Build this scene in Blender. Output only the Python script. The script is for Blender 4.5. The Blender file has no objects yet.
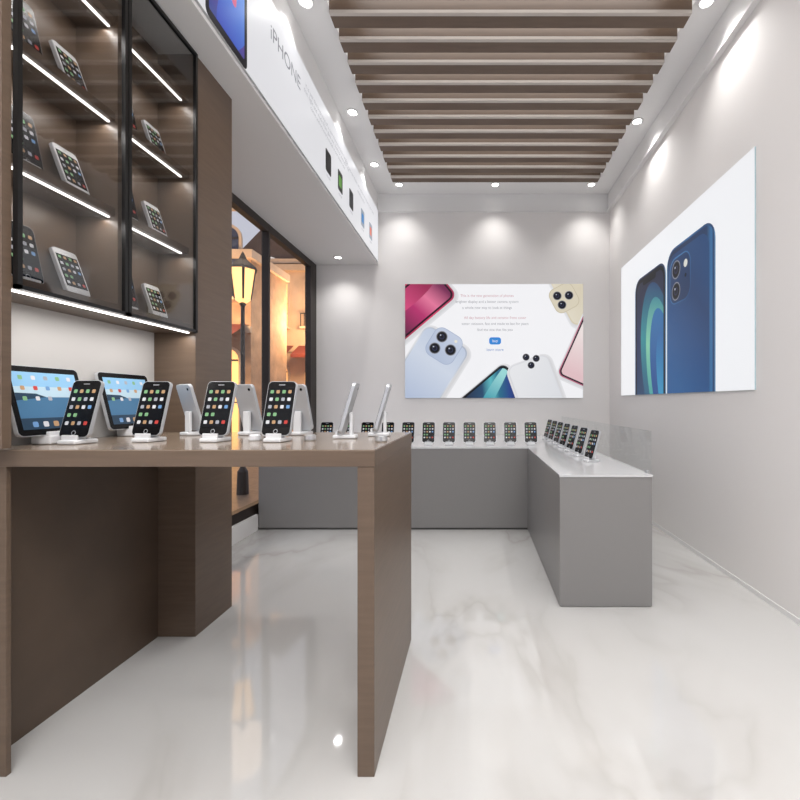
import bpy, math, random
from mathutils import Matrix, Vector
random.seed(4)
S=bpy.context.scene
try:
    S.view_settings.view_transform='Standard'
    S.view_settings.look='None'
except Exception: pass

def lin(v):
    v/=255.0
    return v/12.92 if v<=0.04045 else ((v+0.055)/1.055)**2.4
def C(r,g,b): return (lin(r),lin(g),lin(b),1)

def mat(name,col,rough=0.5,metal=0.0,emit=0.0,ecol=None,spec=0.5,bump=0.0,noise=0.0,nscale=8,stretch=(1,1,1),coat=0):
    m=bpy.data.materials.new(name); m.use_nodes=True
    nt=m.node_tree; b=nt.nodes['Principled BSDF']
    b.inputs['Base Color'].default_value=col
    b.inputs['Roughness'].default_value=rough
    b.inputs['Metallic'].default_value=metal
    b.inputs['Specular IOR Level'].default_value=spec
    if coat: b.inputs['Coat Weight'].default_value=coat; b.inputs['Coat Roughness'].default_value=0.1
    if emit:
        b.inputs['Emission Color'].default_value=ecol or col
        b.inputs['Emission Strength'].default_value=emit
    if noise or bump:
        tc=nt.nodes.new('ShaderNodeTexCoord'); mp=nt.nodes.new('ShaderNodeMapping')
        mp.inputs['Scale'].default_value=stretch
        nz=nt.nodes.new('ShaderNodeTexNoise'); nz.inputs['Scale'].default_value=nscale; nz.inputs['Detail'].default_value=6
        nt.links.new(tc.outputs['Object'],mp.inputs[0]); nt.links.new(mp.outputs[0],nz.inputs['Vector'])
        if noise:
            r=nt.nodes.new('ShaderNodeValToRGB')
            r.color_ramp.elements[0].position=0.3; r.color_ramp.elements[1].position=0.7
            r.color_ramp.elements[0].color=(col[0]*(1-noise),col[1]*(1-noise),col[2]*(1-noise),1)
            r.color_ramp.elements[1].color=(min(1,col[0]*(1+noise)),min(1,col[1]*(1+noise)),min(1,col[2]*(1+noise)),1)
            nt.links.new(nz.outputs[0],r.inputs[0]); nt.links.new(r.outputs[0],b.inputs['Base Color'])
        if bump:
            bp=nt.nodes.new('ShaderNodeBump'); bp.inputs['Strength'].default_value=bump; bp.inputs['Distance'].default_value=0.01
            nt.links.new(nz.outputs[0],bp.inputs['Height']); nt.links.new(bp.outputs[0],b.inputs['Normal'])
    return m

def marble():
    m=bpy.data.materials.new('marble_floor'); m.use_nodes=True
    nt=m.node_tree; b=nt.nodes['Principled BSDF']; L=nt.links.new
    tc=nt.nodes.new('ShaderNodeTexCoord')
    mp=nt.nodes.new('ShaderNodeMapping'); mp.inputs['Rotation'].default_value=(0,0,0.6); mp.inputs['Scale'].default_value=(1.6,0.8,1)
    L(tc.outputs['Object'],mp.inputs[0])
    n1=nt.nodes.new('ShaderNodeTexNoise'); n1.inputs['Scale'].default_value=0.8; n1.inputs['Detail'].default_value=4; n1.inputs['Distortion'].default_value=0.7
    L(mp.outputs[0],n1.inputs['Vector'])
    r=nt.nodes.new('ShaderNodeValToRGB'); cr=r.color_ramp
    cr.elements[0].position=0.0; cr.elements[0].color=C(192,191,188)
    cr.elements[1].position=1.0; cr.elements[1].color=C(197,196,194)
    for p,c in ((0.40,C(197,196,194)),(0.47,C(189,187,184)),(0.50,C(178,175,171)),(0.515,C(187,185,182)),(0.60,C(197,196,194))):
        e=cr.elements.new(p); e.color=c
    L(n1.outputs[0],r.inputs[0])
    n2=nt.nodes.new('ShaderNodeTexNoise'); n2.inputs['Scale'].default_value=0.8; n2.inputs['Detail'].default_value=3
    L(tc.outputs['Object'],n2.inputs['Vector'])
    r2=nt.nodes.new('ShaderNodeValToRGB'); r2.color_ramp.elements[0].position=0.38; r2.color_ramp.elements[1].position=0.62
    L(n2.outputs[0],r2.inputs[0])
    mx=nt.nodes.new('ShaderNodeMix'); mx.data_type='RGBA'
    mx.inputs['A'].default_value=C(196,195,193)
    L(r2.outputs[0],mx.inputs['Factor']); L(r.outputs[0],mx.inputs['B'])
    L(mx.outputs['Result'],b.inputs['Base Color'])
    b.inputs['Roughness'].default_value=0.045
    b.inputs['Specular IOR Level'].default_value=0.8
    return m

def glassmat(name,fac=0.1,tint=(1,1,1,1)):
    m=bpy.data.materials.new(name); m.use_nodes=True
    nt=m.node_tree; nt.nodes.clear()
    o=nt.nodes.new('ShaderNodeOutputMaterial'); t=nt.nodes.new('ShaderNodeBsdfTransparent'); g=nt.nodes.new('ShaderNodeBsdfGlossy')
    t.inputs[0].default_value=tint; g.inputs['Roughness'].default_value=0.03
    mx=nt.nodes.new('ShaderNodeMixShader'); mx.inputs[0].default_value=fac
    nt.links.new(t.outputs[0],mx.inputs[1]); nt.links.new(g.outputs[0],mx.inputs[2]); nt.links.new(mx.outputs[0],o.inputs[0])
    return m

WALL=mat('wall_paint',C(229,226,224),0.7,bump=0.02,nscale=60)
CEIL=mat('ceiling_paint',C(234,233,232),0.8)
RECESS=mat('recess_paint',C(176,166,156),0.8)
TRIM=mat('trim_white',C(228,227,226),0.6)
FLOOR=marble()
BROWN=mat('taupe_laminate',C(97,80,66),0.38,noise=0.10,nscale=6,stretch=(1,1,12))
BROWNSHEEN=mat('taupe_top_sheen',C(136,120,105),0.13,noise=0.06,nscale=6,stretch=(1,12,12))  # gloss sheen of the table top put into a lighter base colour
BROWND=mat('taupe_dark',C(84,69,57),0.45,noise=0.12,nscale=5,stretch=(12,1,1))
SLAT=mat('slat_wood',C(101,83,69),0.5,noise=0.10,nscale=5,stretch=(1,10,10))
SLATEDGE=mat('slat_edge',C(190,182,174),0.6)
BACKSPL=mat('backsplash',C(186,184,182),0.6)
GREY=mat('grey_lacquer',C(128,126,125),0.35)
GREYTOP=mat('counter_top_gloss',C(200,200,201),0.10)
DARK=mat('dark_plinth',C(90,88,86),0.5)
BLACK=mat('black_metal',C(24,23,23),0.35,metal=0.3)
FRAME=mat('window_frame_dark',C(42,33,28),0.45)
GLASS=glassmat('cabinet_glass',0.07,(0.80,0.80,0.80,1))
WGLASS=glassmat('window_glass',0.04)
ACRYL=glassmat('acrylic',0.07,(0.97,0.98,0.98,1))
LED=mat('led_strip',(1,1,1,1),0.5,emit=4,ecol=(1,0.98,0.96,1))
LAMP=mat('lamp_glow',(1,1,1,1),0.5,emit=12,ecol=(1,0.98,0.96,1))
WHITEP=mat('white_plastic',C(215,216,218),0.3)
SILVER=mat('brushed_silver',C(190,191,193),0.28,metal=0.85)
PHBLK=mat('phone_black',C(12,12,14),0.25,spec=0.2)
SCR=mat('phone_screen',C(16,18,22),0.25,emit=0.15,spec=0.15)
IC=[mat('icon_%d'%i,c,0.3,emit=0.35,spec=0.1) for i,c in enumerate([C(110,150,110),C(95,130,170),C(180,180,184),C(160,128,95),C(140,142,150),C(165,60,55)])]
PHSIDE=mat('phone_aluminium',C(190,192,196),0.35,metal=0.4)

class MB:
    def __init__(s): s.v=[];s.f=[];s.m=[];s.mats=[];s.M=Matrix.Identity(4);s.sm=[]
    def mi(s,m):
        if m not in s.mats: s.mats.append(m)
        return s.mats.index(m)
    def face(s,pts,m):
        i0=len(s.v)
        for p in pts: s.v.append(tuple(s.M@Vector(p)))
        s.f.append(list(range(i0,i0+len(pts)))); s.m.append(s.mi(m))
    def raw(s,pts,faces,m):
        i0=len(s.v)
        for p in pts: s.v.append(tuple(s.M@Vector(p)))
        k=s.mi(m)
        for f in faces: s.f.append([i0+i for i in f]); s.m.append(k)
    def box(s,a,b,m,bev=0.0):
        x0,y0,z0=a;x1,y1,z1=b
        if bev<=0:
            P=[(x0,y0,z0),(x1,y0,z0),(x1,y1,z0),(x0,y1,z0),(x0,y0,z1),(x1,y0,z1),(x1,y1,z1),(x0,y1,z1)]
            s.raw(P,[(3,2,1,0),(4,5,6,7),(0,1,5,4),(1,2,6,5),(2,3,7,6),(3,0,4,7)],m)
        else:
            import bmesh
            bm=bmesh.new(); bmesh.ops.create_cube(bm,size=1)
            for v in bm.verts: v.co=Vector(((x0+x1)/2+v.co.x*(x1-x0),(y0+y1)/2+v.co.y*(y1-y0),(z0+z1)/2+v.co.z*(z1-z0)))
            bmesh.ops.bevel(bm,geom=list(bm.edges),offset=bev,segments=2,affect='EDGES',profile=0.5)
            bm.verts.ensure_lookup_table(); bm.verts.index_update()
            s.raw([tuple(v.co) for v in bm.verts],[[v.index for v in f.verts] for f in bm.faces],m); bm.free()
    def prism(s,poly,y0,y1,m,mside=None):
        n=len(poly)
        P=[(x,y0,z) for x,z in poly]+[(x,y1,z) for x,z in poly]
        s.raw(P,[list(range(n))],m)
        s.raw(P,[list(range(2*n-1,n-1,-1))],m)
        s.raw(P,[(i,i+n,(i+1)%n+n,(i+1)%n) for i in range(n)],mside or m)
    def lathe(s,prof,c,m,n=20):
        P=[];F=[]
        for r,z in prof:
            for i in range(n):
                a=2*math.pi*i/n; P.append((c[0]+r*math.cos(a),c[1]+r*math.sin(a),c[2]+z))
        for j in range(len(prof)-1):
            for i in range(n): F.append((j*n+i,j*n+(i+1)%n,(j+1)*n+(i+1)%n,(j+1)*n+i))
        F.append(list(range(n))[::-1]); F.append([(len(prof)-1)*n+i for i in range(n)])
        s.raw(P,F,m)
    def build(s,name,parent=None,smooth=False):
        me=bpy.data.meshes.new(name); me.from_pydata(s.v,[],s.f)
        for m in s.mats: me.materials.append(m)
        for i,p in enumerate(me.polygons): p.material_index=s.m[i]; p.use_smooth=smooth
        me.update()
        o=bpy.data.objects.new(name,me); S.collection.objects.link(o)
        if parent: o.parent=parent
        return o
def empty(name,loc=(0,0,0)):
    e=bpy.data.objects.new(name,None); S.collection.objects.link(e); e.empty_display_size=0.1; return e
def simple(name,boxes,parent=None):
    b=MB()
    for q in boxes: b.box(*q)
    return b.build(name,parent)

def rrect(w,h,r,cx=0,cz=0,ang=0,n=6):
    P=[]
    for (sx,sz,a0) in ((1,-1,-90),(1,1,0),(-1,1,90),(-1,-1,180)):
        for i in range(n+1):
            a=math.radians(a0+90*i/n)
            P.append((sx*(w/2-r)+r*math.cos(a), sz*(h/2-r)+r*math.sin(a)))
    ca,sa=math.cos(math.radians(ang)),math.sin(math.radians(ang))
    return [(cx+x*ca-z*sa,cz+x*sa+z*ca) for x,z in P]
def circ(r,cx,cz,n=24,ry=None,ang=0):
    ry=ry or r; ca,sa=math.cos(math.radians(ang)),math.sin(math.radians(ang)); P=[]
    for i in range(n):
        a=2*math.pi*i/n; x=r*math.cos(a); z=ry*math.sin(a); P.append((cx+x*ca-z*sa,cz+x*sa+z*ca))
    return P
def clip(sub,cl):
    out=list(sub)
    for i in range(len(cl)):
        a=cl[i];b=cl[(i+1)%len(cl)]
        if (a[0]-b[0])**2+(a[1]-b[1])**2<1e-14: continue
        inp=out;out=[]
        if not inp: return []
        def side(p): return (b[0]-a[0])*(p[1]-a[1])-(b[1]-a[1])*(p[0]-a[0])
        for j in range(len(inp)):
            p=inp[j];q=inp[(j+1)%len(inp)];sp=side(p);sq=side(q)
            if sp>=0: out.append(p)
            if (sp>=0)!=(sq>=0):
                t=sp/(sp-sq); out.append((p[0]+t*(q[0]-p[0]),p[1]+t*(q[1]-p[1])))
    return out

# ---------------- room shell ----------------
D=5.23; XR=1.60; XL=-1.88; XF=-1.152; ZC=3.56; ZS=2.73; YB=-1.6; XN=-1.502
simple('floor',[((-1.98,YB,-0.1),(XR+0.1,D+0.1,0),FLOOR)])
simple('wall_back',[((-1.98,D,0),(XR+0.1,D+0.1,ZC+0.3),WALL)])
simple('wall_right',[((XR,YB,0),(XR+0.1,D,ZC+0.3),WALL)])
simple('wall_left_front',[((-1.62,YB,0),(XN,1.2,ZS),WALL),((-1.62,1.2,0),(XN,2.06,ZS),BACKSPL)])
simple('wall_left_window',[((-1.98,2.37,0),(XL,D,0.12),WALL)])
simple('wall_left_upper',[((-1.98,YB,ZS),(XL-0.001,D,ZC),WALL)])
ox0,ox1,oy0,oy1=-0.909,1.352,0.2,4.88
simple('ceiling',[((XF,YB,ZC),(ox0,D,ZC+0.08),CEIL),((ox1,YB,ZC),(XR,D,ZC+0.08),CEIL),((ox0,YB,ZC),(ox1,oy0,ZC+0.08),CEIL),((ox0,oy1,ZC),(ox1,D,ZC+0.08),CEIL),
  ((ox0-0.02,oy0,ZC+0.08),(ox0,oy1,ZC+0.26),RECESS),((ox1,oy0,ZC+0.08),(ox1+0.02,oy1,ZC+0.26),RECESS),((ox0,oy0-0.02,ZC+0.08),(ox1,oy0,ZC+0.26),RECESS),((ox0,oy1,ZC+0.08),(ox1,oy1+0.02,ZC+0.26),RECESS),
  ((ox0-0.02,oy0-0.02,ZC+0.26),(ox1+0.02,oy1+0.02,ZC+0.3),RECESS)])
simple('ceiling_soffit',[((XL,YB,ZS+0.001),(XF,D-0.001,ZC),TRIM)])
simple('trim_crown_back',[((XF,D-0.03,ZC-0.2),(XR,D,ZC),TRIM),((XF,D-0.04,ZC-0.21),(XR,D,ZC-0.195),TRIM)])
simple('trim_crown_right',[((XR-0.03,YB,ZC-0.2),(XR,D-0.04,ZC),TRIM),((XR-0.04,YB,ZC-0.21),(XR,D-0.04,ZC-0.195),TRIM)])
simple('baseboard_left',[((XL,2.37,0),(XL+0.02,3.77,0.14),TRIM)])
simple('baseboard_right',[((XR-0.004,YB,0),(XR,D,0.03),TRIM)])

# slats
b=MB()
y=0.34
while y<oy1-0.1:
    b.box((ox0,y,ZC-0.035),(ox1,y+0.115,ZC+0.075),SLAT)
    b.box((ox0+0.002,y-0.004,ZC-0.040),(ox1-0.002,y+0.020,ZC-0.020),SLATEDGE)
    y+=0.2
b.build('ceiling_slats')

# ---------------- downlights ----------------
def downlight(x,y,z,power,ang=100,tgt=None,blend=0.8,ss=0.035):
    b=MB()
    b.lathe([(0.048,0.0),(0.05,-0.008),(0.04,-0.010),(0.036,-0.004)],(x,y,z),TRIM,24)
    b.lathe([(0.034,-0.0045),(0.034,-0.0050)],(x,y,z),LAMP,24)
    o=b.build('downlight')
    l=bpy.data.lights.new('spot','SPOT'); l.energy=power; l.spot_size=math.radians(ang); l.spot_blend=blend; l.shadow_soft_size=ss
    l.color=(1,0.985,0.965)
    lo=bpy.data.objects.new('spot',l); lo.location=(x,y,z-0.02); S.collection.objects.link(lo); lo.parent=o
for x in (-0.857,0.229,1.315): downlight(x,4.97,ZC,23,104,blend=1)
for y in (0.3,1.5,2.7,3.85): downlight(1.42,y,ZC,25,115,blend=1)
for y in (0.3,1.5,2.7,3.73,4.55): downlight(-1.04,y,ZC,26,105,blend=1)
downlight(-1.54,4.95,ZS+0.001,18,125,blend=1)

def fill_panel(x0,y0,x1,y1,z,power):  # unseen fill light added behind the camera to brighten the room
    b=MB(); b.box((x0-0.02,y0-0.02,z-0.02),(x1+0.02,y1+0.02,z),TRIM); b.box((x0,y0,z-0.022),(x1,y1,z-0.02),mat('fill_panel_glow',(1,1,1,1),0.5,emit=1.5))
    o=b.build('added_fill_panel')
    l=bpy.data.lights.new('area','AREA'); l.shape='RECTANGLE'; l.size=x1-x0; l.size_y=y1-y0; l.energy=power; l.color=(1,0.985,0.97)
    lo=bpy.data.objects.new('area',l); lo.location=((x0+x1)/2,(y0+y1)/2,z-0.03); S.collection.objects.link(lo); lo.parent=o
fill_panel(-0.7,-1.4,1.2,-0.1,ZC,125)
l=bpy.data.lights.new('recess_fill','AREA'); l.shape='RECTANGLE'; l.size=2.0; l.size_y=4.2; l.energy=120
lo=bpy.data.objects.new('added_recess_fill',l); lo.location=(0.22,2.55,ZC+0.22); S.collection.objects.link(lo)  # added fill light above the slats, no fitting there

# ---------------- column & cabinet ----------------
simple('pillar',[((-1.87,2.062,0),(-1.31,2.37,ZS),BROWN)])
cab=empty('display_cabinet')
Z0=1.423
CB=-1.50
b=MB()
b.box((CB,1.22,0.97),(-1.312,1.245,ZS),BROWN)
b.box((CB,1.245,Z0),(-1.31,2.06,Z0+0.035),BROWN)
b.box((CB,1.245,Z0+0.035),(-1.485,2.06,ZS),BROWN)
b.box((-1.485,1.638,Z0+0.035),(-1.33,1.656,ZS),BROWN)
shelves=[1.82,2.175,2.53]
for z in shelves:
    b.box((-1.485,1.245,z-0.028),(-1.34,1.638,z),BROWN); b.box((-1.485,1.656,z-0.028),(-1.34,2.06,z),BROWN)
b.build('carcass',cab)
b=MB()
for z in [Z0+0.0]+[q-0.028 for q in shelves]:
    x=-1.325 if z==Z0 else -1.36
    b.box((x-0.008,1.25,z-0.005),(x,2.04 ,z-0.0003),LED)
b.build('led_strips',cab)
b=MB()
for (a,c) in ((1.247,1.645),(1.649,2.058)):
    for q in ((a,a+0.014),(c-0.014,c)): b.box((-1.31,q[0],Z0),(-1.296,q[1],ZS-0.005),BLACK)
    b.box((-1.31,a,Z0),(-1.296,c,Z0+0.012),BLACK)
    b.box((-1.31,a,ZS-0.02),(-1.296,c,ZS-0.005),BLACK)
b.build('door_frames',cab)
b=MB()
for (a,c) in ((1.261,1.631),(1.663,2.044)): b.box((-1.306,a,Z0+0.012),(-1.302,c,ZS-0.02),GLASS)
b.build('door_glass',cab)
for z in [Z0]+shelves:
    for yy in (1.44,1.85):
        l=bpy.data.lights.new('shelf_led','AREA'); l.shape='RECTANGLE'; l.size=0.02; l.size_y=0.38; l.energy=0.9 if z>Z0 else 1.0; l.color=(1,0.97,0.94)
        lo=bpy.data.objects.new('shelf_led',l); lo.location=(-1.345 if z==Z0 else -1.375,yy,z-(0.0 if z==Z0 else 0.028)-0.012); S.collection.objects.link(lo); lo.parent=cab
simple('base_cabinet',[((-1.5,1.30,0.0),(-1.485,2.06,0.905),BROWND)])

# ---------------- table ----------------
TZ=0.96
b=MB()
b.box((-1.5,1.287,TZ-0.05),(-0.293,2.04,TZ-0.002),BROWN,0.002)
b.box((-1.498,1.29,TZ-0.002),(-0.295,2.038,TZ),BROWNSHEEN)
b.box((-0.345,1.29,0.0),(-0.295,2.038,TZ-0.05),BROWN,0.0015)
b.box((-1.43,1.29,0.0),(-1.375,1.305,TZ-0.05),BROWN,0.0015)
b.build('display_table')

# ---------------- counter (L shape) ----------------
CZ=0.71
b=MB()
b.box((XL+0.006,3.80,0.0),(0.455,D-0.001,0.02),DARK); b.box((0.475,2.38,0),(0.93,D-0.001,0.02),DARK)
b.box((XL+0.021,3.78,0.02),(0.455,D-0.001,CZ-0.012),GREY); b.box((0.455,2.36,0.005),(0.95,D-0.001,CZ-0.012),GREY)
b.box((XL+0.006,3.775,CZ-0.012),(0.452,D-0.001,CZ),GREYTOP); b.box((0.452,2.355,CZ-0.012),(0.953,D-0.001,CZ),GREYTOP)
b.build('display_counter')
b=MB()
b.box((0.943,2.36,CZ),(0.946,4.8,CZ+0.235),ACRYL)
for y in (2.40,3.6,4.75): b.box((0.938,y,CZ),(0.950,y+0.03,CZ+0.015),SILVER)
b.build('acrylic_guard')

# ---------------- phones ----------------
def add_phone(b,M,w=0.105,h=0.2,t=0.012,style='dark',tilt=16,dock=True):
    R=M@Matrix.Translation((0,0,0.022))@Matrix.Rotation(math.radians(-tilt),4,'X')
    b.M=R
    r=w*0.14
    body=PHBLK if style!='light' else WHITEP
    b.prism(rrect(w,h,r,0,h/2),0,t,PHSIDE)
    b.prism(rrect(w*0.96,h*0.98,r*0.95,0,h/2),-0.0012,0.0,body)
    b.prism([(-w*0.43,h*0.15),(w*0.43,h*0.15),(w*0.43,h*0.86),(-w*0.43,h*0.86)],-0.0018,-0.0012,SCR)
    s=w*0.12
    for j in range(5):
        for i in range(4):
            if j==3 and i>1: continue
            x=-w*0.315+i*w*0.21; z=h*0.80-j*h*0.14
            k=(i*3+j*2+i*j)%6
            b.face([(p[0],-0.0022,p[1]) for p in rrect(s,s,s*0.22,x,z,n=2)],IC[k])
    b.face([(p[0],-0.0016,p[1]) for p in circ(w*0.075,0,h*0.075,14)],PHSIDE)
    b.face([(p[0],-0.0019,p[1]) for p in circ(w*0.058,0,h*0.075,14)],body)
    b.face([(p[0],-0.0016,p[1]) for p in rrect(w*0.22,h*0.012,h*0.005,0,h*0.93,n=2)],PHSIDE)
    b.face([(p[0],t+0.0004,p[1]) for p in reversed(circ(w*0.06,-w*0.3,h*0.9,12))],PHBLK)
    b.M=M
    if dock:
        b.box((-w*0.30,-0.024,0.0),(w*0.30,0.062,0.014),WHITEP,0.004)
        b.box((-w*0.26,-0.014,0.012),(w*0.26,-0.006,0.030),WHITEP,0.002)
        b.box((-w*0.16,0.036,0.012),(w*0.16,0.048,0.10),WHITEP,0.003)
    b.M=Matrix.Identity(4)
def phone(x,y,z,rot,**k):
    b=MB(); add_phone(b,Matrix.Identity(4),**k)
    o=b.build('smartphone'); o.location=(x,y,z+0.0005); o.rotation_euler=(0,0,math.radians(rot)); return o
phone(-1.335,1.46,TZ,-4)
for x in (-1.155,-0.92,-0.70): phone(x,1.54,TZ,-4)
phone(-0.52,1.70,TZ,-84)
phone(-0.415,1.82,TZ,-84)
phone(-1.18,1.88,TZ,150); phone(-0.95,1.90,TZ,160); phone(-0.74,1.90,TZ,165)
for (x,y) in ((-0.60,1.60),(-0.33,1.55),(-0.80,1.60)):
    b=MB(); b.lathe([(0.02,0),(0.022,0.004),(0.021,0.018),(0.016,0.022)],(x,y,TZ+0.0003),SILVER if x>-0.7 else WHITEP,20); b.build('security_sensor')
for z in [Z0+0.035]+shelves:
    if z>2.5: continue
    phone(-1.405,1.385,z,90,h=0.19,tilt=12)
    phone(-1.405,1.565,z,90,h=0.17,w=0.095,style='light',tilt=20)
    phone(-1.405,1.79,z,90,h=0.19,tilt=12)
    phone(-1.405,1.97,z,90,h=0.15,w=0.095,style='light',tilt=18)
b=MB()
for k in range(11):
    add_phone(b,Matrix.Translation((-1.36+0.187*k,4.0,CZ+0.0005)),w=0.115,h=0.19)
b.build('smartphone_row')
b=MB()
y=4.62
while y>2.75:
    add_phone(b,Matrix.Translation((0.74,y,CZ+0.0005))@Matrix.Rotation(math.radians(-78),4,'Z'),w=0.115,h=0.19)
    y-=0.29
b.build('smartphone_row')

# tablets
SKY=mat('tablet_sky',C(120,160,190),0.2,emit=0.4,spec=0.2); SKY2=mat('tablet_sky_low',C(155,176,188),0.2,emit=0.4,spec=0.2); WAT=mat('tablet_water',C(62,98,128),0.2,emit=0.4,spec=0.2); SAND=mat('tablet_dark',C(40,58,76),0.2,emit=0.3,spec=0.2)
def tablet(y,rot=90):
    b=MB(); w,h,t=0.26,0.235,0.011
    b.M=Matrix.Translation((0,0,0.03))@Matrix.Rotation(math.radians(-14),4,'X')
    b.prism(rrect(w,h,0.016,0,h/2),0,t,PHSIDE)
    b.prism(rrect(w*0.985,h*0.983,0.015,0,h/2),-0.001,0,PHBLK)
    x=w*0.43
    for (z0,z1,m) in ((0.70,0.91,SKY),(0.55,0.70,SKY2),(0.25,0.55,WAT),(0.09,0.25,SAND)):
        b.face([(-x,-0.0015,h*z0),(x,-0.0015,h*z0),(x,-0.0015,h*z1),(-x,-0.0015,h*z1)],m)
    b.face([(-x,-0.0018,h*0.5),(-x*0.1,-0.0018,h*0.55),(-x*0.4,-0.0018,h*0.60),(-x,-0.0018,h*0.61)],SAND)
    for j in range(3):
        for i in range(5):
            if j==2 and i>2: continue
            b.face([(p[0],-0.002,p[1]) for p in rrect(0.014,0.014,0.003,-0.084+0.042*i,h*(0.83-0.15*j),n=2)],IC[(i*2+j*3)%6])
    for i in range(5): b.face([(p[0],-0.002,p[1]) for p in rrect(0.018,0.018,0.004,-0.07+0.035*i,h*0.16,n=2)],IC[(i+1)%6])
    b.M=Matrix.Identity(4)
    b.box((-0.05,-0.02,0),(0.05,0.045,0.03),WHITEP,0.005)
    b.box((-0.05,-0.016,0.028),(0.05,-0.006,0.042),WHITEP,0.002)
    o=b.build('tablet_computer'); o.location=(-1.415,y,TZ+0.0005); o.rotation_euler=(0,0,math.radians(rot))
tablet(1.495); tablet(1.84)

# ---------------- posters ----------------
def pm(name,r,g,b_,e=0.8):
    c=C(r,g,b_); m=mat(name,(c[0]*0.12,c[1]*0.12,c[2]*0.12,1),0.35,emit=e,ecol=c,spec=0.2); return m
PW=pm('poster_white',240,240,243,0.92)
class Poster:
    def __init__(s,name,org,U,N,w,h,t=0.03,bg=PW,edge=None):
        s.o=Vector(org);s.U=Vector(U);s.N=Vector(N);s.w=w;s.h=h;s.t=t;s.L=0;s.b=MB();s.name=name
        s.rect=[(0,0),(w,0),(w,h),(0,h)]
        P=[]
        for k in (0,t):
            for (u,v) in s.rect: P.append(s.p(u,v,k))
        s.b.raw(P,[(4,5,6,7)],bg); s.b.raw(P,[(3,2,1,0),(0,1,5,4),(1,2,6,5),(2,3,7,6),(3,0,4,7)],edge or SILVER)
    def p(s,u,v,k): q=s.o+s.U*u+Vector((0,0,1))*v+s.N*k; return tuple(q)
    def grad(s,stops,a,bb,e=0.85):
        A=Vector(s.p(a[0],a[1],0)); B=Vector(s.p(bb[0],bb[1],0)); d=B-A
        m=pm('print_gradient',128,128,128,e); nt=m.node_tree; L=nt.links.new; bs=nt.nodes['Principled BSDF']
        tc=nt.nodes.new('ShaderNodeTexCoord'); s1=nt.nodes.new('ShaderNodeVectorMath'); s1.operation='SUBTRACT'; s1.inputs[1].default_value=A
        s2=nt.nodes.new('ShaderNodeVectorMath'); s2.operation='DOT_PRODUCT'; s2.inputs[1].default_value=d/d.length_squared
        r=nt.nodes.new('ShaderNodeValToRGB'); cr=r.color_ramp
        cr.elements[0].position=stops[0][0]; cr.elements[0].color=C(*stops[0][1])
        cr.elements[1].position=stops[-1][0]; cr.elements[1].color=C(*stops[-1][1])
        for t,c in stops[1:-1]:
            q=cr.elements.new(t); q.color=C(*c)
        L(tc.outputs['Object'],s1.inputs[0]); L(s1.outputs[0],s2.inputs[0]); L(s2.outputs['Value'],r.inputs[0]); L(r.outputs[0],bs.inputs['Emission Color'])
        return m
    def shape(s,poly,m,cl=None):
        s.L+=1
        q=clip(poly,s.rect)
        if cl: q=clip(q,cl)
        if len(q)>2: s.b.face([s.p(u,v,s.t+0.00015*s.L) for u,v in q],m)
    def text(s,txt,u,v,size,m,ang=0):
        cu=bpy.data.curves.new('lettering','FONT'); cu.body=txt; cu.size=size; cu.materials.append(m); cu.align_x='CENTER'
        o=bpy.data.objects.new('lettering',cu); S.collection.objects.link(o)
        X=s.U; Z=s.N; Y=Z.cross(X)
        R=Matrix((X,Y,Z)).transposed().to_4x4()
        o.matrix_world=Matrix.Translation(Vector(s.p(u,v,s.t+0.00015*(s.L+4))))@R@Matrix.Rotation(math.radians(ang),4,'Z')
        s.txts=getattr(s,'txts',[])+[o]
    def done(s):
        o=s.b.build(s.name)
        for t in getattr(s,'txts',[]): t.parent=o
        return o
LR=pm('lens_ring',150,150,158);LR2=pm('lens_ring_dark',70,72,82);LB=pm('lens_black',16,16,22);LC=pm('lens_core',45,50,80);LG2=pm('lens_core_in',18,20,34);LW=pm('lens_glint',200,205,220)
def cam_lens(P,cx,cz,r,cl=None):
    P.shape(circ(r,cx,cz),LR,cl); P.shape(circ(r*0.9,cx,cz),LR2,cl); P.shape(circ(r*0.8,cx,cz),LB,cl); P.shape(circ(r*0.45,cx,cz),LC,cl); P.shape(circ(r*0.3,cx,cz),LG2,cl); P.shape(circ(r*0.13,cx-r*0.22,cz+r*0.28,8),LW,cl)
def rot2(x,z,a,cx,cz):
    a=math.radians(a); return (cx+x*math.cos(a)-z*math.sin(a), cz+x*math.sin(a)+z*math.cos(a))
def bx(px,py): return ((px-405)/84.6,(398-py)/84.6)
def softshadow(P,w,h,r,cx,cz,A,base=240):
    for i in range(4):
        g=base-3-i*5; P.shape(rrect(w+0.07-i*0.018,h+0.07-i*0.018,r+0.03-i*0.006,cx+0.015,cz-0.015,A),pm('print_tint',g,g,g+3))
P=Poster('wall_poster',(-0.827,D-0.0001,1.147),(1,0,0),(0,-1,0),2.104,1.348,0.025,bg=PW)
A=-50
c=bx(412,306)
softshadow(P,0.50,0.98,0.09,c[0],c[1],A)
o_=rrect(0.50,0.98,0.09,c[0],c[1],A)
P.shape(o_,P.grad([(0,(150,16,60)),(0.5,(222,60,110)),(1,(170,24,80))],bx(400,340),bx(450,284))); P.shape(rrect(0.465,0.945,0.075,c[0],c[1],A),pm('p_dark',40,10,30)); i_=rrect(0.42,0.90,0.06,c[0],c[1],A); P.shape(i_,P.grad([(0,(90,10,60)),(0.45,(190,36,110)),(0.7,(236,120,160)),(1,(120,20,80))],bx(405,335),bx(445,290)))
P.shape(circ(0.12,c[0]-0.05,c[1]+0.12,24,0.45,A),P.grad([(0,(236,80,140)),(1,(160,20,80))],bx(405,320),bx(430,290)),i_)
c=bx(426,362); A=-32; cx_,cz_=c[0]-0.04,c[1]-0.20
softshadow(P,0.60,1.16,0.10,cx_,cz_,A)
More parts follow.
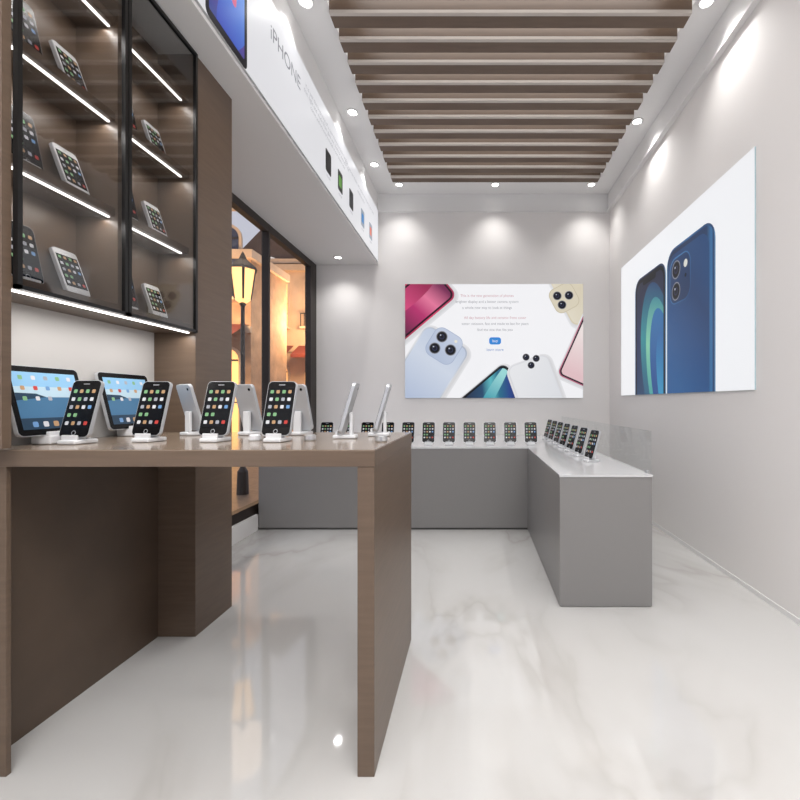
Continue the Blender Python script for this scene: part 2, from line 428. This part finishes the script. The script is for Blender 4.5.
P.shape(rrect(0.60,1.16,0.10,cx_,cz_,A),P.grad([(0,(150,160,182)),(0.5,(226,232,242)),(1,(160,172,196))],bx(405,395),bx(470,340))); P.shape(rrect(0.57,1.13,0.09,cx_,cz_,A),P.grad([(0,(186,200,226)),(0.5,(216,225,241)),(1,(192,206,230))],bx(405,395),bx(455,325)))
c2=bx(444,346); P.shape(rrect(0.375,0.375,0.10,c2[0],c2[1],A),pm('p_lil3',168,182,210)); P.shape(rrect(0.36,0.36,0.09,c2[0],c2[1],A),P.grad([(0,(184,198,224)),(1,(206,216,236))],bx(430,356),bx(458,336)))
for dx,dz in ((-0.08,0.08),(-0.08,-0.08),(0.09,0.0)): q=rot2(dx,dz,A,*c2); cam_lens(P,q[0],q[1],0.068)
P.shape(circ(0.018,*rot2(0.09,0.12,A,*c2)),pm('p_fl',240,236,220))
c=bx(480,410); A=-50
softshadow(P,0.50,1.15,0.08,c[0],c[1],A)
o=rrect(0.50,1.15,0.08,c[0],c[1],A); P.shape(o,P.grad([(0,(20,22,28)),(0.5,(86,90,98)),(1,(20,22,28))],bx(455,398),bx(520,370))); P.shape(rrect(0.48,1.13,0.075,c[0],c[1],A),pm('p_blk',10,11,15)); i=rrect(0.445,1.09,0.065,c[0],c[1],A)
P.shape(i,P.grad([(0,(8,22,60)),(0.35,(14,70,110)),(0.5,(90,190,200)),(0.62,(20,110,140)),(0.8,(16,60,140)),(1,(8,20,60))],bx(462,398),bx(522,392)))
P.shape(circ(0.06,c[0]+0.08,c[1]+0.10,24,0.55,-30),P.grad([(0,(40,160,180)),(1,(160,225,225))],bx(480,398),bx(495,370)),i)
c=bx(574,292); A=28
softshadow(P,0.52,0.9,0.09,c[0]+0.02,c[1]+0.10,A)
P.shape(rrect(0.52,0.9,0.09,c[0]+0.02,c[1]+0.10,A),P.grad([(0,(190,172,134)),(0.5,(236,226,200)),(1,(190,172,134))],bx(545,320),bx(583,284))); P.shape(rrect(0.49,0.87,0.08,c[0]+0.02,c[1]+0.10,A),P.grad([(0,(240,234,218)),(1,(226,215,190))],bx(548,310),bx(583,290)))
c2=bx(564,298); P.shape(rrect(0.31,0.31,0.085,c2[0],c2[1],A),pm('p_gold3',206,194,166)); P.shape(rrect(0.295,0.295,0.08,c2[0],c2[1],A),pm('p_gold4',226,217,195))
for dx,dz in ((-0.06,0.06),(-0.06,-0.06),(0.065,0.0)): q=rot2(dx,dz,A,*c2); cam_lens(P,q[0],q[1],0.052)
c=bx(541,392); A=20; softshadow(P,0.5,1.0,0.09,c[0],c[1]-0.1,A); P.shape(rrect(0.5,1.0,0.09,c[0],c[1]-0.1,A),pm('p_w1',224,225,230)); P.shape(rrect(0.485,0.985,0.085,c[0],c[1]-0.1,A),P.grad([(0,(242,243,246)),(1,(228,230,236))],bx(515,370),bx(575,398)))
c2=bx(531,361)
for dx,dz in ((-0.06,0.045),(0.06,0.03),(0.0,-0.05)): cam_lens(P,c2[0]+dx,c2[1]+dz,0.042)
c=bx(589,350); softshadow(P,0.46,0.84,0.07,c[0],c[1],-24); o=rrect(0.46,0.84,0.07,c[0],c[1],-24); P.shape(o,P.grad([(0,(190,100,128)),(0.5,(236,176,192)),(1,(190,100,128))],bx(560,370),bx(583,320))); P.shape(rrect(0.435,0.815,0.06,c[0],c[1],-24),pm('p_rose_b',44,34,44)); P.shape(rrect(0.40,0.78,0.05,c[0],c[1],-24),P.grad([(0,(236,200,205)),(1,(250,238,236))],bx(565,370),bx(583,330)))
TG=pm('text_grey',158,158,166); TR=pm('text_red',208,158,168)
for j,(t,m) in enumerate((('This is the new generation of phones',TR),('brighter display and a better camera system',TG),('a whole new way to look at things',TG))):
    u,v=bx(487,297+j*6); P.text(t,u,v,0.042,m)
for j,t in enumerate(('All day battery life and ceramic front cover','water resistant, fast and made to last for years','find the one that fits you')):
    u,v=bx(495,319+j*6); P.text(t,u,v,0.042,TR if j==0 else TG)
u,v=bx(495,341); P.shape(rrect(0.14,0.085,0.03,u,v),pm('btn_blue',50,140,225)); P.text('buy',u,v-0.014,0.045,PW)
u,v=bx(495,351); P.text('learn more',u,v,0.045,pm('t_blue',110,145,205))
P.done()

CY=mat('poster_edge',C(176,196,204),0.4)
P=Poster('wall_poster',(XR-0.0001,4.79,1.17),(0,-1,0),(-1,0,0),2.285,1.385,0.008,bg=pm('poster_white_r',238,239,242,0.92),edge=CY)
def ry(px): return 4.79-704.0/(px-475)
u0,u1=ry(636),ry(667)
cx=(u0+u1)/2; w=u1-u0
def fullgrad(stops,cx,w): return P.grad(stops,(cx-w/2,0.5),(cx+w/2,0.5))
P.shape(rrect(w,1.40,0.13,cx,0.42),fullgrad([(0,(60,110,160)),(0.05,(20,50,90)),(0.95,(20,50,90)),(1,(100,150,190))],cx,w)); P.shape(rrect(w*0.95,1.37,0.12,cx,0.42),pm('r_bez',5,8,18)); sc=rrect(w*0.86,1.30,0.09,cx,0.42)
P.shape(sc,P.grad([(0,(10,60,100)),(0.5,(10,34,84)),(1,(8,18,54))],(cx,0.0),(cx,1.07)))
P.shape(circ(0.34,cx+0.16,0.30,40,0.72,12),P.grad([(0,(14,80,120)),(0.5,(30,140,150)),(1,(14,60,110))],(cx-0.2,0.0),(cx+0.1,1.0)),sc)
P.shape(circ(0.27,cx+0.22,0.25,40,0.62,12),P.grad([(0,(60,160,160)),(0.5,(130,205,170)),(1,(40,130,150))],(cx-0.1,0.0),(cx+0.1,0.9)),sc)
P.shape(circ(0.23,cx+0.27,0.2,40,0.56,12),P.grad([(0,(12,70,140)),(1,(24,110,170))],(cx,0.0),(cx+0.1,0.8)),sc)
P.shape(circ(0.14,cx+0.32,0.12,30,0.42,12),P.grad([(0,(40,150,195)),(1,(20,90,160))],(cx,0.0),(cx+0.1,0.6)),sc)
P.shape(rrect(w*0.42,0.055,0.025,cx,1.055),pm('r_bez2',5,8,18))
u0,u1=ry(668),ry(717); cx=(u0+u1)/2; w=u1-u0
P.shape(rrect(w,1.50,0.14,cx,0.41),fullgrad([(0,(110,165,205)),(0.03,(24,70,120)),(0.5,(50,110,165)),(0.96,(20,60,105)),(1,(110,165,205))],cx,w)); P.shape(rrect(w*0.965,1.47,0.13,cx,0.41),fullgrad([(0,(6,30,64)),(0.85,(10,50,94)),(0.93,(44,112,166)),(0.97,(12,52,98)),(1,(6,28,60))],cx,w)); bk=rrect(w*0.87,1.42,0.12,cx-0.03,0.40); P.shape(bk,P.grad([(0,(24,88,146)),(0.4,(16,72,128)),(0.75,(10,56,106)),(1,(14,66,118))],(cx-0.3,0.2),(cx+0.3,0.8)))
cu=cx-w*0.19; cv=0.89; P.shape(rrect(0.35,0.37,0.1,cu,cv),P.grad([(0,(70,135,190)),(1,(20,70,120))],(cu-0.17,cv+0.17),(cu+0.17,cv-0.17))); P.shape(rrect(0.33,0.35,0.09,cu,cv),P.grad([(0,(14,60,108)),(1,(8,42,84))],(cu-0.17,cv+0.17),(cu+0.17,cv-0.17)))
for dz in (0.085,-0.085): cam_lens(P,cu-0.06,cv+dz,0.072)
P.shape(circ(0.03,cu+0.10,cv+0.09),pm('r_flash',225,225,215)); P.shape(circ(0.015,cu+0.10,cv-0.0),pm('r_mic',10,16,30))
P.done()

FW=pm('fascia_white',226,226,230,0.85)
P=Poster('fascia_sign',(XF+0.0001,-0.4,ZS+0.02),(0,1,0),(1,0,0),D-0.02+0.4-0.03,0.60,0.012,bg=FW)
def fy(Y): return Y+0.4
def fz(z): return z-ZS-0.02
P.shape(rrect(0.34,0.74,0.03,fy(2.03),fz(3.12)),pm('f_dark',22,22,30)); s_=rrect(0.29,0.66,0.01,fy(2.03),fz(3.12)); P.shape(s_,P.grad([(0,(40,60,150)),(0.4,(110,50,150)),(0.7,(205,70,120)),(1,(235,150,90))],(fy(1.95),0.05),(fy(2.12),0.6)))
P.shape(circ(0.11,fy(2.1),fz(2.95),24,0.26,-30),P.grad([(0,(40,70,190)),(1,(90,150,235))],(fy(1.95),0.05),(fy(2.12),0.4)),s_); P.shape(circ(0.05,fy(2.02),fz(3.16),24,0.2,20),P.grad([(0,(220,90,140)),(1,(245,190,140))],(fy(1.95),0.3),(fy(2.12),0.6)),s_)
TGf=pm('f_text',140,140,148); TL=pm('f_text_light',170,170,177)
P.text('iPHONE',fy(2.66),fz(3.13),0.12,TGf)
for j,t in enumerate(('it is just the beginning of a new thing that feels familiar','thin, light and made from glass and steel for everyday use','come and try every model in our store now')):
    P.text(t,fy(3.45),fz(3.22-0.045*j),0.045,TL)
P.text('the brand new display with millions of colours in your hand',fy(4.4),fz(3.20),0.045,TL)
P.text('available today',fy(4.4),fz(3.14),0.045,TL)
cols=[(30,30,34),(90,150,50),(40,40,44),(40,130,200),(225,110,80)]
for i,(Y,z) in enumerate(((3.42,2.96),(3.72,2.96),(4.05,2.96),(4.46,2.96),(4.80,2.96))):
    P.shape(rrect(0.13,0.17,0.018,fy(Y),fz(z)),pm('f_ic_e%d'%i,20,20,24) if i<3 else pm('f_ic_e%d'%i,150,160,175))
    P.shape(rrect(0.08,0.09,0.01,fy(Y),fz(z)),pm('f_ic%d'%i,*cols[i]))
    P.text('model',fy(Y),fz(z)-0.125,0.035,TL)
P.done()

# ---------------- window ----------------
win=empty('window_1')
b=MB(); X0,X1=-1.95,-1.885
zt=ZS-0.001; zb=0.12
for (a,c) in ((2.371,2.43),(4.02,4.05),(5.05,D-0.001)): b.box((X0,a,zb),(X1,c,zt),FRAME)
b.box((X0+0.001,2.43,zt-0.07),(X1-0.001,5.05,zt-0.0005),FRAME); b.box((X0+0.001,2.43,zb+0.0005),(X1-0.001,5.05,zb+0.10),FRAME)
b.build('frame',win)
b=MB(); b.box((-1.918,2.43,zb+0.1),(-1.912,5.05,zt-0.07),WGLASS); b.build('pane',win)

# ---------------- street outside ----------------
STONE=mat('street_stone',C(186,146,112),0.8,noise=0.25,nscale=3,bump=0.3)
STONE2=mat('street_stone_dark',C(92,74,64),0.8,noise=0.2,nscale=3)
STONE3=mat('street_plaster',C(214,184,154),0.8,noise=0.15,nscale=2)
WG=mat('window_warm',C(255,190,112),0.4,emit=1.4,noise=0); WD=mat('window_dusk',C(60,64,84),0.15)
COB=mat('street_paving',C(130,112,98),0.35,noise=0.3,nscale=14)
AWN=mat('awning',C(124,52,36),0.7)
b=MB(); b.box((-20,-3,-0.14),(-1.985,34,-0.03),COB); b.build('street_ground')
def facade(name,x0,x1,y,h,st,seed,bay=0.85,gable=False):
    rnd=random.Random(seed); b=MB()
    b.box((x0,y,-0.03),(x1,y+2,h),st)
    b.box((x0-0.1,y-0.15,h-0.2),(x1+0.1,y+2,h),STONE3)
    if gable:
        b.raw([(x0,y,h),(x1,y,h),((x0+x1)/2,y,h+1.8),(x0,y+2,h),(x1,y+2,h),((x0+x1)/2,y+2,h+1.8)],[(0,1,2),(0,2,5,3),(1,4,5,2),(4,3,5)],STONE2)
    fl=0; z=0.0
    while z<h-1.5:
        b.box((x0-0.03,y-0.08,z+2.75),(x1+0.03,y,z+2.9),STONE3)
        n=max(2,int((x1-x0)/bay)); dx=(x1-x0)/n
        for i in range(n):
            cx=x0+dx*(i+0.5); ww=dx*0.5
            z0=z+(0.05 if fl==0 else 0.7); z1=z+2.1
            lit=WG if (fl==0 or rnd.random()<0.35) else WD
            ar=[(cx-ww/2-0.07,z0-0.05),(cx+ww/2+0.07,z0-0.05)]+[(cx+(ww/2+0.07)*math.cos(a),z1+(ww/2+0.07)*math.sin(a)) for a in [math.pi*k/8 for k in range(9)]]
            b.prism(ar,y-0.06,y,STONE3)
            ar=[(cx-ww/2,z0),(cx+ww/2,z0)]+[(cx+(ww/2)*math.cos(a),z1+(ww/2)*math.sin(a)) for a in [math.pi*k/8 for k in range(9)]]
            b.prism(ar,y-0.07,y-0.06,lit)
            b.box((cx-0.02,y-0.09,z0),(cx+0.02,y-0.07,z1+ww/2),FRAME); b.box((cx-ww/2,y-0.09,z1-0.03),(cx+ww/2,y-0.07,z1+0.01),FRAME); b.box((cx-ww/2,y-0.09,(z0+z1)/2),(cx+ww/2,y-0.07,(z0+z1)/2+0.03),FRAME)
            if fl:
                b.box((cx-ww/2-0.1,y-0.30,z0-0.12),(cx+ww/2+0.1,y,z0-0.05),STONE3)
                for q in range(7):
                    xx=cx-ww/2-0.06+q*(ww+0.12)/6; b.box((xx-0.012,y-0.29,z0-0.05),(xx+0.012,y-0.27,z0+0.35),FRAME)
                b.box((cx-ww/2-0.08,y-0.30,z0+0.35),(cx+ww/2+0.08,y-0.26,z0+0.38),FRAME)
        if fl==0:
            for i in range(n):
                xa=x0+dx*i+0.08; xb=x0+dx*(i+1)-0.08
                b.raw([(xa,y-0.05,2.95),(xb,y-0.05,2.95),(xb,y-0.7,2.6),(xa,y-0.7,2.6),(xa,y-0.7,2.5),(xb,y-0.7,2.5)],[(0,1,2,3),(3,2,5,4)],AWN)
        z+=2.9; fl+=1
    return b.build(name)
facade('street_building',-8.5,-5.35,10.5,4.7,STONE,1,gable=False,bay=0.8)
facade('street_building',-8.2,-4.7,14.5,5.6,STONE3,7,bay=0.9,gable=True)
facade('street_building',-14,-8.4,24,7.5,STONE,9,bay=1.3,gable=True)
LG=mat('lantern_glow',C(255,200,130),0.4,emit=1.6)
def lantern(x,y,zt,e=60):
    b=MB(); IRON=FRAME
    b.lathe([(0.07,-0.03),(0.06,0.25),(0.03,0.3),(0.022,zt-0.45),(0.04,zt-0.42),(0.025,zt-0.4)],(x,y,0),IRON,12)
    b.lathe([(0.05,zt-0.4),(0.10,zt-0.36),(0.15,zt)],(x,y,0),LG,6)
    b.lathe([(0.18,zt),(0.16,zt+0.03),(0.05,zt+0.13),(0.02,zt+0.2),(0.001,zt+0.23)],(x,y,0),IRON,6)
    for i in range(6):
        a=2*math.pi*i/6; b.raw([(x+0.10*math.cos(a-.1),y+0.10*math.sin(a-.1),zt-0.37),(x+0.105*math.cos(a+.1),y+0.105*math.sin(a+.1),zt-0.37),(x+0.158*math.cos(a+.1),y+0.158*math.sin(a+.1),zt),(x+0.158*math.cos(a-.1),y+0.158*math.sin(a-.1),zt)],[(0,1,2,3)],IRON)
    o=b.build('street_lamp')
    l=bpy.data.lights.new('glow','POINT'); l.energy=e; l.color=(1,0.68,0.38); l.shadow_soft_size=0.3
    lo=bpy.data.objects.new('glow',l); lo.location=(x,y,zt+0.45); S.collection.objects.link(lo); lo.parent=o
lantern(-2.85,5.4,2.72,5); lantern(-6.3,9.0,2.7,240); lantern(-4.75,12.9,2.9,300)

# ---------------- world ----------------
w=bpy.data.worlds.new('dusk'); S.world=w; w.use_nodes=True
bg=w.node_tree.nodes['Background']; bg.inputs[0].default_value=C(198,200,213); bg.inputs[1].default_value=1.0

cam=bpy.data.cameras.new('camera'); co=bpy.data.objects.new('camera',cam); S.collection.objects.link(co)
co.location=(0,0,1.1); co.rotation_euler=(math.radians(90),0,0)
cam.sensor_width=36; cam.lens=440/800*36; cam.shift_x=-75/800; cam.shift_y=2/800
cam.clip_start=0.05
S.camera=co
